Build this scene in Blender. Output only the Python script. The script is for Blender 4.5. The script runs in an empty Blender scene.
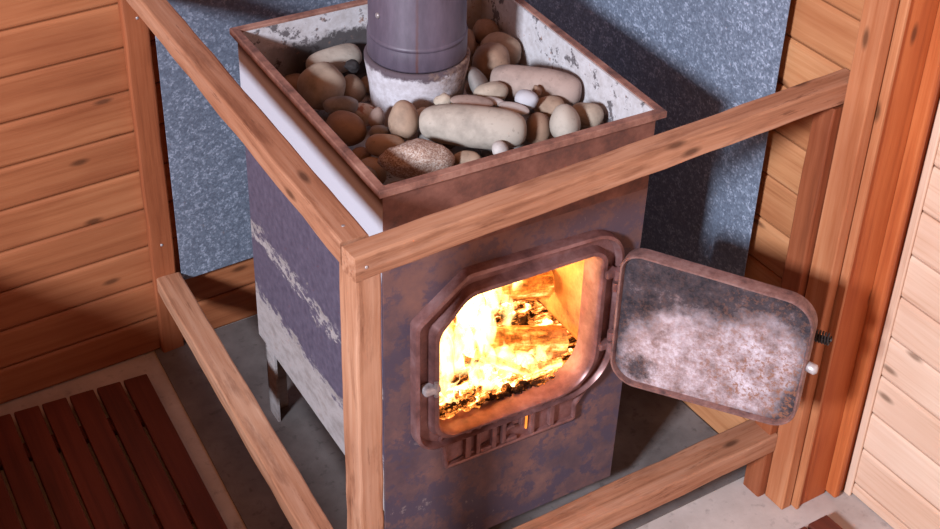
import bpy, bmesh, math, random
from mathutils import Vector, Matrix, noise
PI = math.pi
scene = bpy.context.scene
COL = scene.collection

# ------------------------------------------------------------------ helpers
def link(o, parent=None):
    COL.objects.link(o)
    if parent is not None:
        o.parent = parent
    return o

def obj(name, bm, mats, parent=None, smooth=False, loc=None, rot=None):
    bmesh.ops.recalc_face_normals(bm, faces=bm.faces[:])
    me = bpy.data.meshes.new(name)
    bm.to_mesh(me); bm.free()
    if not isinstance(mats, (list, tuple)):
        mats = [mats]
    for m in mats:
        me.materials.append(m)
    if smooth:
        for p in me.polygons:
            p.use_smooth = True
    o = bpy.data.objects.new(name, me)
    if loc is not None: o.location = loc
    if rot is not None: o.rotation_euler = rot
    return link(o, parent)

def smooth_sharp(o, deg=38):
    for p in o.data.polygons: p.use_smooth = True
    o.data.set_sharp_from_angle(angle=math.radians(deg))
    return o

def empty(name, loc, rotz=0.0):
    o = bpy.data.objects.new(name, None)
    o.empty_display_size = 0.05
    o.location = loc; o.rotation_euler = (0, 0, rotz)
    return link(o)

def tag(o, label, cat, group=None, kind=None):
    o['label'] = label; o['category'] = cat
    if group: o['group'] = group
    if kind: o['kind'] = kind
    return o

def struct(o, label=None, cat=None):
    o['kind'] = 'structure'
    if label: o['label'] = label
    if cat: o['category'] = cat
    return o

def box(bm, lo, hi, bevel=0.0, seg=2, mi=0):
    x0, y0, z0 = lo; x1, y1, z1 = hi
    vs = [bm.verts.new(c) for c in ((x0,y0,z0),(x1,y0,z0),(x1,y1,z0),(x0,y1,z0),(x0,y0,z1),(x1,y0,z1),(x1,y1,z1),(x0,y1,z1))]
    fs = [bm.faces.new([vs[i] for i in q]) for q in ((0,3,2,1),(4,5,6,7),(0,1,5,4),(1,2,6,5),(2,3,7,6),(3,0,4,7))]
    for f in fs: f.material_index = mi
    if bevel > 0:
        es = list({e for f in fs for e in f.edges})
        bmesh.ops.bevel(bm, geom=es, offset=bevel, segments=seg, affect='EDGES', profile=0.5)
    return bm

def frame_of(axis):
    a = Vector(axis).normalized()
    t = Vector((0, 0, 1)) if abs(a.z) < 0.9 else Vector((1, 0, 0))
    u = a.cross(t).normalized(); v = a.cross(u).normalized()
    return a, u, v

def tube(bm, pts, r, n=10, cap=True, radii=None):
    pts = [Vector(p) for p in pts]
    rings = []
    u = None
    for i, p in enumerate(pts):
        d = (pts[min(i+1, len(pts)-1)] - pts[max(i-1, 0)]).normalized()
        if u is None:
            _, u, v = frame_of(d)
        else:
            u = (u - d*u.dot(d)).normalized(); v = d.cross(u).normalized()
        rr = radii[i] if radii else r
        rings.append([bm.verts.new(p + (u*math.cos(2*PI*k/n) + v*math.sin(2*PI*k/n))*rr) for k in range(n)])
    for a, b in zip(rings, rings[1:]):
        for k in range(n):
            bm.faces.new((a[k], a[(k+1) % n], b[(k+1) % n], b[k]))
    if cap:
        bm.faces.new(rings[0]); bm.faces.new(rings[-1])
    return bm

def lathe(bm, prof, c=(0, 0), n=48, cap=False, mi=None):
    rings = [[bm.verts.new((c[0]+r*math.cos(2*PI*k/n), c[1]+r*math.sin(2*PI*k/n), z)) for k in range(n)] for r, z in prof]
    for i, (a, b) in enumerate(zip(rings, rings[1:])):
        for k in range(n):
            f = bm.faces.new((a[k], a[(k+1) % n], b[(k+1) % n], b[k]))
            if mi: f.material_index = mi[i]
    if cap:
        bm.faces.new(rings[0]); bm.faces.new(rings[-1])
    return bm

def fillet(pts, radii, seg=6):
    """rounded polygon: same vertex count for the same number of corners"""
    out = []
    n = len(pts)
    for i in range(n):
        p = Vector(pts[i]); a = Vector(pts[i-1]); b = Vector(pts[(i+1) % n])
        da = (a-p); db = (b-p); r = radii[i]
        ua = da.normalized(); ub = db.normalized()
        ang = ua.angle(ub)
        t = min(r/math.tan(ang/2), 0.49*da.length, 0.49*db.length)
        rr = t*math.tan(ang/2)
        c = p + (ua+ub).normalized()*(rr/math.sin(ang/2))
        s = (p+ua*t) - c; e = (p+ub*t) - c
        a0 = math.atan2(s.y, s.x); a1 = math.atan2(e.y, e.x)
        d = (a1-a0+PI) % (2*PI) - PI
        for k in range(seg+1):
            an = a0 + d*k/seg
            out.append(Vector((c.x+rr*math.cos(an), c.y+rr*math.sin(an))))
    return out

def loft(bm, loops, closed=True, mi=None):
    rings = [[bm.verts.new(p) for p in L] for L in loops]
    for i, (a, b) in enumerate(zip(rings, rings[1:])):
        n = len(a)
        for k in range(n if closed else n-1):
            f = bm.faces.new((a[k], a[(k+1) % n], b[(k+1) % n], b[k]))
            if mi: f.material_index = mi[i]
    return rings

# ------------------------------------------------------------------ materials
class NT:
    def __init__(s, name):
        s.m = bpy.data.materials.new(name); s.m.use_nodes = True
        s.t = s.m.node_tree; s.t.nodes.clear()
        s.out = s.n('ShaderNodeOutputMaterial')
    def n(s, typ, **kw):
        nd = s.t.nodes.new(typ)
        for k, v in kw.items(): setattr(nd, k, v)
        return nd
    def l(s, a, b): s.t.links.new(a, b)
    def val(s, sock, v):
        if hasattr(v, 'is_output') or isinstance(v, bpy.types.NodeSocket): s.l(v, sock)
        else: sock.default_value = v
    def math(s, op, a, b=0.0, c=None, clamp=False):
        nd = s.n('ShaderNodeMath', operation=op, use_clamp=clamp)
        s.val(nd.inputs[0], a); s.val(nd.inputs[1], b)
        if c is not None: s.val(nd.inputs[2], c)
        return nd.outputs[0]
    def mix(s, f, a, b, mode='MIX'):
        nd = s.n('ShaderNodeMix', data_type='RGBA', blend_type=mode, clamp_factor=True)
        s.val(nd.inputs[0], f); s.val(nd.inputs[6], col4(a)); s.val(nd.inputs[7], col4(b))
        return nd.outputs[2]
    def ramp(s, f, stops, interp='LINEAR'):
        nd = s.n('ShaderNodeValToRGB'); cr = nd.color_ramp; cr.interpolation = interp
        while len(cr.elements) < len(stops): cr.elements.new(0.5)
        for e, (p, c) in zip(cr.elements, stops):
            e.position = p; e.color = col4(c) if not isinstance(c, (int, float)) else (c, c, c, 1)
        s.l(f, nd.inputs[0]); return nd.outputs[0]
    def coords(s, kind='Object'):
        return s.n('ShaderNodeTexCoord').outputs[kind]
    def mapping(s, v, sc=(1, 1, 1), lo=(0, 0, 0)):
        nd = s.n('ShaderNodeMapping'); s.l(v, nd.inputs[0])
        s.val(nd.inputs['Scale'], sc); s.val(nd.inputs['Location'], lo)
        return nd.outputs[0]
    def noise(s, v, scale=5, detail=4, rough=0.55, dist=0.0, out='Fac'):
        nd = s.n('ShaderNodeTexNoise'); s.l(v, nd.inputs['Vector'])
        nd.inputs['Scale'].default_value = scale; nd.inputs['Detail'].default_value = detail
        nd.inputs['Roughness'].default_value = rough; nd.inputs['Distortion'].default_value = dist
        return nd.outputs[0] if out == 'Fac' else nd.outputs[1]
    def voro(s, v, scale=5, feature='F1', out='Distance', rand=1.0, dims='3D'):
        nd = s.n('ShaderNodeTexVoronoi', feature=feature, voronoi_dimensions=dims); s.l(v, nd.inputs['Vector'])
        nd.inputs['Scale'].default_value = scale; nd.inputs['Randomness'].default_value = rand
        return nd.outputs[out]
    def sep(s, v):
        nd = s.n('ShaderNodeSeparateXYZ'); s.l(v, nd.inputs[0]); return nd.outputs
    def comb(s, x, y, z):
        nd = s.n('ShaderNodeCombineXYZ')
        s.val(nd.inputs[0], x); s.val(nd.inputs[1], y); s.val(nd.inputs[2], z); return nd.outputs[0]
    def bump(s, h, strength=0.3, dist=0.002):
        nd = s.n('ShaderNodeBump'); s.l(h, nd.inputs['Height'])
        nd.inputs['Strength'].default_value = strength; nd.inputs['Distance'].default_value = dist
        return nd.outputs[0]
    def bsdf(s, color, rough=0.6, metal=0.0, normal=None, spec=0.5, emit=None, estr=1.0):
        b = s.n('ShaderNodeBsdfPrincipled')
        s.val(b.inputs['Base Color'], col4(color)); s.val(b.inputs['Roughness'], rough); s.val(b.inputs['Metallic'], metal)
        b.inputs['Specular IOR Level'].default_value = spec
        if normal is not None: s.l(normal, b.inputs['Normal'])
        if emit is not None:
            s.val(b.inputs['Emission Color'], col4(emit)); s.val(b.inputs['Emission Strength'], estr)
        s.l(b.outputs[0], s.out.inputs[0]); return b

def col4(c):
    if isinstance(c, (tuple, list)) and len(c) == 3: return (c[0], c[1], c[2], 1.0)
    return c

def srgb(r, g, b):
    def f(v):
        v /= 255.0
        return v/12.92 if v <= 0.04045 else ((v+0.055)/1.055)**2.4
    return (f(r), f(g), f(b))

def wood(name, light, mid, dark, pitch=None, z0=0.0, knots=0.5, rough=0.55, grain=1.0, stain=None, seed=0.0):
    """pine with the grain along local X; pitch splits a boarded wall into boards with their own tone"""
    t = NT(name)
    c = t.coords()
    x, y, z = t.sep(c)
    rnd = t.n('ShaderNodeObjectInfo').outputs['Random']
    if pitch:
        idx = t.math('FLOOR', t.math('DIVIDE', t.math('SUBTRACT', z, z0), pitch))
        wn = t.n('ShaderNodeTexWhiteNoise', noise_dimensions='1D'); t.l(t.math('ADD', idx, seed), wn.inputs['W'])
        tone = wn.outputs['Value']
        off = t.math('MULTIPLY', tone, 37.0)
    else:
        tone = rnd
        off = t.math('MULTIPLY', rnd, 53.0)
    v = t.comb(t.math('ADD', x, off), t.math('ADD', y, off), z)
    warp = t.noise(t.mapping(v, (2.0, 7, 7)), 2.0, 2, 0.5)
    vz = t.comb(t.math('ADD', x, off), t.math('ADD', y, off), t.math('ADD', z, t.math('MULTIPLY', warp, 0.018)))
    g1 = t.noise(t.mapping(vz, (0.8, 30*grain, 30*grain)), 2.0, 5, 0.6)
    g2 = t.noise(t.mapping(v, (6, 150*grain, 150*grain)), 1.5, 3, 0.6)
    big = t.noise(t.mapping(v, (1.6, 6, 6)), 1.6, 3, 0.5)
    f = t.math('ADD', t.math('MULTIPLY', g1, 0.75), t.math('MULTIPLY', g2, 0.25))
    base = t.ramp(f, [(0.22, dark), (0.46, mid), (0.74, light)])
    base = t.mix(t.math('MULTIPLY', t.math('SUBTRACT', tone, 0.5, clamp=True), 0.5), base, mid, 'MULTIPLY')
    base = t.mix(t.ramp(big, [(0.38, 0.0), (0.68, 0.4)]), base, mid, 'MULTIPLY')
    # knots
    kv = t.comb(t.math('MULTIPLY', t.math('ADD', x, off), 3.3), t.math('MULTIPLY', t.math('ADD', t.math('ADD', z, y), t.math('MULTIPLY', warp, 0.01)), 9.5), 0.0)
    kd = t.voro(kv, 1.0, dims='2D')
    ksel = t.voro(kv, 1.0, out='Color', dims='2D')
    ks = t.sep(ksel)[0]
    kmask = t.math('MULTIPLY', t.ramp(kd, [(0.035, 1.0), (0.095, 0.0)]), t.math('GREATER_THAN', ks, 1.0-knots))
    base = t.mix(t.math('MULTIPLY', kmask, 0.8), base, tuple(d*0.35 for d in dark))
    if stain is not None:
        sn = t.noise(t.mapping(c, (2.5, 14, 14)), 2.0, 5, 0.65)
        base = t.mix(t.ramp(sn, [(0.54, 0.0), (0.70, 0.6)]), base, stain)
        fl = t.noise(t.mapping(v, (5, 42, 42)), 1.6, 5, 0.75)
        base = t.mix(t.math('MULTIPLY', t.ramp(fl, [(0.57, 0.0), (0.66, 0.8)]), t.ramp(big, [(0.4, 0.2), (0.6, 1.0)])), base, tuple(q*0.8 for q in stain))
    nrm = t.bump(t.math('ADD', g1, t.math('MULTIPLY', g2, 0.6)), 0.35, 0.0012)
    t.bsdf(base, t.math('ADD', rough, t.math('MULTIPLY', g2, 0.15)), 0.0, nrm, 0.35)
    return t.m

PINE = wood('pine_boarding', srgb(182, 120, 82), srgb(166, 102, 66), srgb(132, 76, 46), pitch=0.1068, z0=-0.0022, knots=0.36, seed=3.0)
PINE_R = wood('pine_boarding_by_door', srgb(230, 204, 186), srgb(220, 188, 166), srgb(190, 146, 118), pitch=0.1068, z0=0.0352, knots=0.45, seed=11.0)
GUARD = wood('guard_timber', srgb(202, 162, 138), srgb(178, 130, 102), srgb(114, 72, 52), knots=0.3, stain=srgb(110, 66, 46))
GUARD_DARK = wood('guard_timber_dark', srgb(172, 104, 70), srgb(150, 84, 52), srgb(104, 54, 34), knots=0.2)
CASING = wood('casing_timber', srgb(200, 118, 68), srgb(182, 98, 52), srgb(138, 67, 35), knots=0.3)
CASING_DAYLIT = wood('casing_timber_daylit', srgb(208, 152, 114), srgb(188, 124, 84), srgb(144, 86, 54), knots=0.3)  # casing timber again, its colour paled for faces turned to the daylight
DUCK = wood('duckboard_timber', srgb(122, 60, 45), srgb(102, 48, 36), srgb(72, 33, 26), knots=0.05)
CHARCOAL_WOOD = None

PINE_DAYLIT = wood('pine_boarding_daylit', srgb(208, 154, 112), srgb(190, 132, 90), srgb(152, 94, 60), pitch=0.1068, z0=-0.0022, knots=0.3, seed=7.0)  # same boards as the back wall, lightened for the daylight they catch
def concrete(name, a, b, scale=4.0):
    t = NT(name); c = t.coords()
    n1 = t.noise(c, scale, 6, 0.65); n2 = t.noise(c, scale*9, 4, 0.6)
    col = t.ramp(n1, [(0.3, b), (0.65, a)])
    specks = t.ramp(n2, [(0.30, 0.4), (0.42, 0.0)])
    col = t.mix(specks, col, tuple(v*0.45 for v in b))
    t.bsdf(col, 0.85, 0, t.bump(n2, 0.4, 0.002), 0.25)
    return t.m
FLOOR_M = concrete('floor_concrete', srgb(204, 192, 188), srgb(170, 157, 152))
HEARTH_M = concrete('hearth_cement', srgb(128, 120, 119), srgb(90, 83, 82), 5.0)

def galvanised(name):
    t = NT(name); c = t.coords()
    v1 = t.sep(t.voro(c, 230, out='Color'))[0]
    v2 = t.sep(t.voro(c, 110, out='Color'))[1]
    big = t.noise(c, 3.0, 3, 0.5)
    f = t.math('ADD', t.math('MULTIPLY', v1, 0.6), t.math('MULTIPLY', v2, 0.4))
    col = t.ramp(f, [(0.2, srgb(108, 118, 136)), (0.65, srgb(134, 146, 166)), (0.92, srgb(184, 194, 216))])
    col = t.mix(t.ramp(big, [(0.35, 0.45), (0.65, 0.0)]), col, srgb(96, 104, 122))
    t.bsdf(col, t.math('ADD', 0.42, t.math('MULTIPLY', v2, 0.2)), 0.2, t.bump(v1, 0.12, 0.0008), 0.5)
    return t.m
GALV = galvanised('galvanised_sheet')

def stove_side():
    """dark paint with a burnt-off pale band at the bottom and a flaked heat line higher up (world-metre heights)"""
    t = NT('stove_side_paint'); c = t.coords()
    x, y, z = t.sep(c)
    n = t.noise(t.mapping(c, (9, 9, 22)), 1.6, 6, 0.7)
    nf = t.noise(t.mapping(c, (34, 34, 60)), 1.0, 4, 0.7)
    wob = t.math('ADD', t.math('MULTIPLY', t.math('SUBTRACT', n, 0.5), 0.20), t.math('MULTIPLY', t.math('SUBTRACT', nf, 0.5), 0.10))
    zz = t.math('ADD', z, wob)
    low = t.ramp(zz, [(0.355, 1.0), (0.372, 0.0)])
    d = t.math('ABSOLUTE', t.math('SUBTRACT', t.math('ADD', z, t.math('MULTIPLY', wob, 0.8)), 0.535))
    streak = t.math('MULTIPLY', t.ramp(d, [(0.012, 1.0), (0.022, 0.0)]), t.ramp(nf, [(0.42, 0.0), (0.5, 1.0)]))
    high = t.ramp(z, [(0.80, 0.0), (0.83, 1.0)])
    fine = t.noise(c, 60, 4, 0.6)
    dark = t.ramp(fine, [(0.3, srgb(76, 70, 88)), (0.7, srgb(98, 91, 110))])
    pale = t.ramp(n, [(0.3, srgb(130, 122, 120)), (0.55, srgb(168, 162, 164)), (0.75, srgb(132, 118, 110))])
    col = t.mix(t.math('MAXIMUM', low, streak), dark, pale)
    col = t.mix(high, col, srgb(186, 188, 200))
    rim_shade_rust = t.ramp(t.math('ADD', z, t.math('MULTIPLY', t.math('SUBTRACT', n, 0.5), 0.01)), [(0.962, 0.0), (0.980, 1.0)])  # rust band below the rim, with the lip's shade painted into it
    col = t.mix(rim_shade_rust, col, srgb(74, 46, 38))
    t.bsdf(col, 0.6, 0.0, t.bump(fine, 0.2, 0.001), 0.4)
    return t.m

def stove_front():
    t = NT('stove_front_rusty_paint'); c = t.coords()
    x, y, z = t.sep(c)
    n1 = t.noise(c, 7, 6, 0.7); n2 = t.noise(t.mapping(c, (1, 1, 1), (3, 1, 2)), 16, 5, 0.7); n3 = t.noise(c, 90, 3, 0.6)
    base = t.ramp(n1, [(0.32, srgb(76, 62, 72)), (0.5, srgb(98, 76, 80)), (0.66, srgb(124, 90, 84))])
    purple = t.math('MULTIPLY', t.ramp(n2, [(0.5, 0.0), (0.56, 1.0)]), 0.8)
    base = t.mix(purple, base, srgb(74, 66, 84))
    top = t.math('MULTIPLY', t.ramp(z, [(0.70, 0.0), (0.86, 1.0)]), t.ramp(n2, [(0.35, 1.0), (0.6, 0.3)]))
    base = t.mix(t.math('MULTIPLY', top, 0.75), base, srgb(138, 96, 82))
    chips = t.ramp(n2, [(0.66, 0.0), (0.69, 1.0)])
    base = t.mix(t.math('MULTIPLY', chips, 0.45), base, srgb(152, 136, 132))
    t.bsdf(base, 0.62, 0.0, t.bump(n3, 0.25, 0.001), 0.4)
    return t.m

def rusty(name, a, b, c_, scale=14, rough=0.6, metal=0.0):
    t = NT(name); c = t.coords()
    n1 = t.noise(c, scale, 6, 0.7); n2 = t.noise(c, scale*6, 3, 0.6)
    col = t.ramp(n1, [(0.33, c_), (0.5, b), (0.68, a)])
    t.bsdf(col, rough, metal, t.bump(n2, 0.15, 0.0008), 0.45)
    return t.m

def bin_inside():
    t = NT('bin_whitewashed_inside'); c = t.coords()
    x, y, z = t.sep(c)
    n = t.noise(c, 14, 6, 0.75); n2 = t.noise(c, 48, 4, 0.7)
    col = t.ramp(n2, [(0.3, srgb(176, 170, 172)), (0.7, srgb(206, 204, 210))])
    soot = t.ramp(t.math('ADD', n, t.math('MULTIPLY', n2, 0.2)), [(0.66, 0.0), (0.70, 1.0)])
    col = t.mix(t.math('MULTIPLY', soot, 0.85), col, srgb(70, 62, 66))
    # soot ring low on the wall at the stones' level
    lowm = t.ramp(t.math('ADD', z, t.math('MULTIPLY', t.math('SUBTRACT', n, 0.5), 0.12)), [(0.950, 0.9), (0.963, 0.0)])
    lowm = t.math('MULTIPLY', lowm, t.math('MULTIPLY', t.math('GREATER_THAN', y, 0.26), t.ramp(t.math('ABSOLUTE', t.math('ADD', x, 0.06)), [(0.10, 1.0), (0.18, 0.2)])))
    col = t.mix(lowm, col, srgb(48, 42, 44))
    rust = t.ramp(n2, [(0.62, 0.0), (0.7, 0.7)])
    col = t.mix(rust, col, srgb(150, 110, 90))
    t.bsdf(col, 0.75, 0, t.bump(n2, 0.3, 0.001), 0.3)
    return t.m

def door_ash():
    """burnt white ash over black soot on the door's inner face; local x = width, z = height"""
    t = NT('door_ash_and_soot'); c = t.coords()
    x, y, z = t.sep(c)
    n1 = t.noise(c, 10, 6, 0.7); n2 = t.noise(t.mapping(c, (1, 1, 1), (2, 5, 1)), 26, 5, 0.75); n3 = t.noise(c, 95, 5, 0.75)
    u = t.math('DIVIDE', t.math('SUBTRACT', x, 0.20), 0.19); v = t.math('DIVIDE', t.math('SUBTRACT', z, 0.575), 0.165)
    # a white diagonal cloud from the lower left to the upper right
    w = t.math('SUBTRACT', t.math('ADD', v, 0.22), t.math('MULTIPLY', u, 0.35))
    d = t.math('ADD', t.math('MULTIPLY', w, w), t.math('MULTIPLY', t.math('POWER', t.math('ABSOLUTE', u), 4.0), 0.75))
    d = t.math('ADD', d, t.math('MULTIPLY', t.math('SUBTRACT', n1, 0.5), 1.7))
    corner = t.math('ADD', t.math('POWER', t.math('ADD', u, 0.72), 2.0), t.math('POWER', t.math('ADD', v, 0.62), 2.0))
    d = t.math('ADD', d, t.math('MULTIPLY', t.math('SUBTRACT', n2, 0.5), 0.9))
    soot = t.math('MAXIMUM', t.ramp(d, [(0.30, 0.0), (0.75, 1.0)]), t.ramp(t.math('ADD', corner, t.math('MULTIPLY', t.math('SUBTRACT', n2, 0.5), 0.12)), [(0.005, 0.9), (0.06, 0.0)]))
    edge = t.math('MAXIMUM', t.math('ABSOLUTE', t.math('MULTIPLY', u, 0.98)), t.math('ABSOLUTE', v))
    soot = t.math('MAXIMUM', soot, t.ramp(t.math('ADD', edge, t.math('MULTIPLY', t.math('SUBTRACT', n1, 0.5), 0.5)), [(0.80, 0.0), (0.98, 0.85)]))
    white = t.ramp(n2, [(0.34, srgb(118, 98, 98)), (0.5, srgb(164, 148, 154)), (0.66, srgb(204, 196, 208))])
    sootc = t.ramp(n2, [(0.38, srgb(36, 33, 40)), (0.58, srgb(70, 62, 68)), (0.72, srgb(126, 110, 114))])
    col = t.mix(soot, white, sootc)
    rust = t.math('MULTIPLY', t.ramp(n3, [(0.5, 0.0), (0.58, 1.0)]), t.ramp(t.math('ADD', u, t.math('MULTIPLY', t.math('SUBTRACT', n1, 0.5), 3.0)), [(0.0, 0.3), (0.45, 0.9)]))
    col = t.mix(t.math('MULTIPLY', rust, t.ramp(v, [(0.0, 1.0), (0.6, 0.35)])), col, srgb(136, 92, 72))
    t.bsdf(col, 0.85, 0, t.bump(n3, 0.35, 0.001), 0.3)
    return t.m

STOVE_SIDE = stove_side(); STOVE_FRONT = stove_front(); BIN_IN = bin_inside(); DOOR_ASH = door_ash()
RUST_RIM = rusty('rusty_angle_iron', srgb(170, 130, 116), srgb(140, 98, 86), srgb(84, 58, 54))
RUST_DARK = rusty('rust_brown_sheet', srgb(132, 88, 76), srgb(108, 68, 58), srgb(74, 48, 46))
CAST = rusty('rusty_cast_iron', srgb(150, 116, 116), srgb(128, 90, 88), srgb(96, 66, 66), 16, 0.36, 0.35)
DOOR_IRON = rusty('door_iron', srgb(156, 126, 122), srgb(132, 98, 94), srgb(80, 62, 64), 26, 0.5, 0.3)
BLACK_IRON = rusty('black_iron', srgb(52, 46, 46), srgb(40, 34, 34), srgb(26, 22, 22), 30, 0.5, 0.3)
LATCH_M = rusty('worn_steel', srgb(206, 202, 206), srgb(178, 172, 176), srgb(120, 110, 112), 40, 0.4, 0.4)
def pipe_mat():
    t = NT('pipe_dark_enamel'); c = t.coords(); x, y, z = t.sep(c)
    n = t.noise(t.mapping(c, (18, 18, 5)), 1.5, 5, 0.65); f = t.noise(c, 80, 3, 0.6)
    col = t.ramp(n, [(0.3, srgb(74, 66, 80)), (0.7, srgb(100, 90, 106))])
    # rusty weld seam facing the room
    sx = t.math('ABSOLUTE', t.math('ADD', t.math('SUBTRACT', x, -0.014), t.math('MULTIPLY', t.math('SUBTRACT', f, 0.5), 0.004)))
    seam = t.math('MULTIPLY', t.ramp(sx, [(0.001, 1.0), (0.004, 0.0)]), t.ramp(z, [(0.0, 1.0), (0.13, 0.5), (0.2, 0.1)]))
    seam = t.math('MULTIPLY', seam, t.math('LESS_THAN', y, 0.0))
    col = t.mix(t.math('MULTIPLY', seam, 0.9), col, srgb(92, 56, 48))
    t.bsdf(col, 0.5, 0.1, t.bump(f, 0.15, 0.0008), 0.5)
    return t.m
PIPE = pipe_mat()
def collar_mat():
    t = NT('collar_white_ash'); c = t.coords(); x, y, z = t.sep(c)
    n = t.noise(c, 18, 6, 0.75); n2 = t.noise(c, 60, 4, 0.7)
    col = t.ramp(n2, [(0.35, srgb(176, 170, 176)), (0.7, srgb(206, 203, 212))])
    h = t.math('ADD', z, t.math('MULTIPLY', t.math('SUBTRACT', n, 0.5), 0.05))
    col = t.mix(t.ramp(h, [(0.984, 0.0), (0.990, 1.0)]), col, srgb(86, 74, 82))
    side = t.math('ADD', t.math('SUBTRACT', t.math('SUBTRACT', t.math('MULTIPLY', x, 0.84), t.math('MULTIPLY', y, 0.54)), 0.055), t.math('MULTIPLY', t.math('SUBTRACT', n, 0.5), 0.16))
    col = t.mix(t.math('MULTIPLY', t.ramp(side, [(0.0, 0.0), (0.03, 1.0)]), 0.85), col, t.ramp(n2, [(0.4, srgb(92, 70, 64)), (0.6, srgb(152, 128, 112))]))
    col = t.mix(t.ramp(n2, [(0.67, 0.0), (0.71, 0.8)]), col, srgb(70, 56, 56))
    t.bsdf(col, 0.8, 0, t.bump(n2, 0.3, 0.001), 0.3)
    return t.m
COLLAR = collar_mat()

# ------------------------------------------------------------------ the room
YB, XR, X2 = 1.189, 1.087, 1.220
ZT = 2.3
def boarding(name, length, z_off, mat, loc, rotz, z_top=ZT, pitch=0.1068):
    """tongue-and-groove boards in one wall mesh; local X runs along the boards, -Y faces the room"""
    bm = bmesh.new()
    prof = []
    k = 0
    z = z_off
    while z < z_top:
        a = max(z, 0.0); b = min(z+pitch, z_top)
        if b > a + 0.01:
            prof += [(0.012, a), (0.012, a+0.0026), (0.0045, a+0.0030), (0.0010, a+0.0075), (0.0, a+0.012), (0.0, b-0.010), (0.0010, b-0.0055), (0.0045, b-0.0006), (0.012, b-0.0002)]
        z += pitch
    back = 0.03
    pts0 = [(0, y, zz) for y, zz in prof] + [(0, back, z_top), (0, back, 0)]
    r0 = [bm.verts.new(p) for p in pts0]
    r1 = [bm.verts.new((length, p[1], p[2])) for p in pts0]
    n = len(r0)
    for i in range(n):
        bm.faces.new((r0[i], r0[(i+1) % n], r1[(i+1) % n], r1[i]))
    bm.faces.new(r0); bm.faces.new(list(reversed(r1)))
    return struct(obj(name, bm, mat, loc=loc, rot=(0, 0, rotz)), None, None)

w = boarding('wall_back', 3.6, -0.0022, PINE, (-2.5, YB, 0), 0.0); struct(w, 'back wall of horizontal pine boards behind the stove', 'wall')
# right wall: boards run along Y; local -Y must face -X
w = boarding('wall_right', 1.19, -0.0022, PINE_DAYLIT, (XR, YB, 0), -PI/2); struct(w, 'pine board wall behind the right metal sheet', 'wall')
w = boarding('wall_far_right', 2.6, 0.0352-0.1068, PINE_R, (X2, -0.062, 0), -PI/2); struct(w, 'pale pine board wall at the far right', 'wall')
bm = bmesh.new(); box(bm, (-2.5, -2.7, -0.05), (X2+0.05, YB+0.05, 0.0)); struct(obj('floor', bm, FLOOR_M), 'worn concrete floor', 'floor')
bm = bmesh.new()
hv = [(0.064, 1.188), (-0.045, 0.12), (-0.05, 0.075), (1.086, 0.075), (1.086, 1.188)]
lo = [Vector((x, y, 0.0005)) for x, y in hv]; hi = [Vector((x, y, 0.006)) for x, y in hv]
a, b = loft(bm, [lo, hi]); bm.faces.new(a); bm.faces.new(b)
struct(obj('hearth', bm, HEARTH_M), 'thin grey cement hearth under the stove', 'hearth')

def board(name, lo, hi, mat, bevel=0.002, parent=None):
    """box whose grain (local X) runs along its longest side"""
    lo = Vector(lo); hi = Vector(hi); c = (lo+hi)/2; d = hi-lo
    ax = max(range(3), key=lambda i: d[i])
    bm = bmesh.new()
    if ax == 0: box(bm, -d/2, d/2, bevel); rot = (0, 0, 0)
    elif ax == 1: box(bm, (-d.y/2, -d.x/2, -d.z/2), (d.y/2, d.x/2, d.z/2), bevel); rot = (0, 0, PI/2)
    else: box(bm, (-d.z/2, -d.y/2, -d.x/2), (d.z/2, d.y/2, d.x/2), bevel); rot = (0, -PI/2, 0)
    return obj(name, bm, mat, parent, loc=c, rot=rot)

struct(board('trim_1', (1.049, -0.052, 0), (1.076, 0.006, ZT), CASING_DAYLIT, 0.003), 'upright pine casing board at the right end of the guard rail', 'trim')
struct(board('trim_2', (1.0875, -0.062, 0), (1.172, -0.030, ZT), CASING, 0.002), 'wide orange pine jamb board beside the casing', 'trim')
struct(board('trim_3', (1.1905, -0.078, 0), (1.2195, -0.030, ZT), CASING, 0.004), 'narrow proud jamb moulding next to the pale board wall', 'trim')
struct(board('trim_4', (1.212, -0.100, 0), (1.2195, -0.0805, ZT), PINE_R, 0.003), 'pale corner strip closing the far right board ends', 'trim')
struct(board('trim_6', (1.0795, -0.068, 0), (1.087, -0.030, ZT), CASING_DAYLIT, 0.0015), 'thin pale strip between casing and jamb board', 'trim')
struct(board('trim_7', (1.1725, -0.092, 0.006), (1.190, -0.030, ZT), CASING, 0.005), 'rounded proud moulding between the orange jamb boards', 'trim')
struct(board('trim_5', (1.076, -0.030, 0), (1.20, 0.0, ZT), CASING, 0.0), 'dark backing board inside the jamb joint', 'trim')

# added bench-like block out of view at the left, shaped to shade the floor
bm = bmesh.new(); box(bm, (-1.35, -1.6, 0.585), (-0.61, YB-0.002, 0.620), 0.003)
for yy in (-1.5, -0.6, 0.3, 1.1): box(bm, (-0.68, yy-0.03, 0.0), (-0.64, yy+0.03, 0.585))
box(bm, (-0.635, -1.6, 0.02), (-0.62, YB-0.002, 0.585))
struct(obj('shade_caster', bm, PINE), 'unseen low pine block added to shade the floor at left', 'shade_caster')

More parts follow.
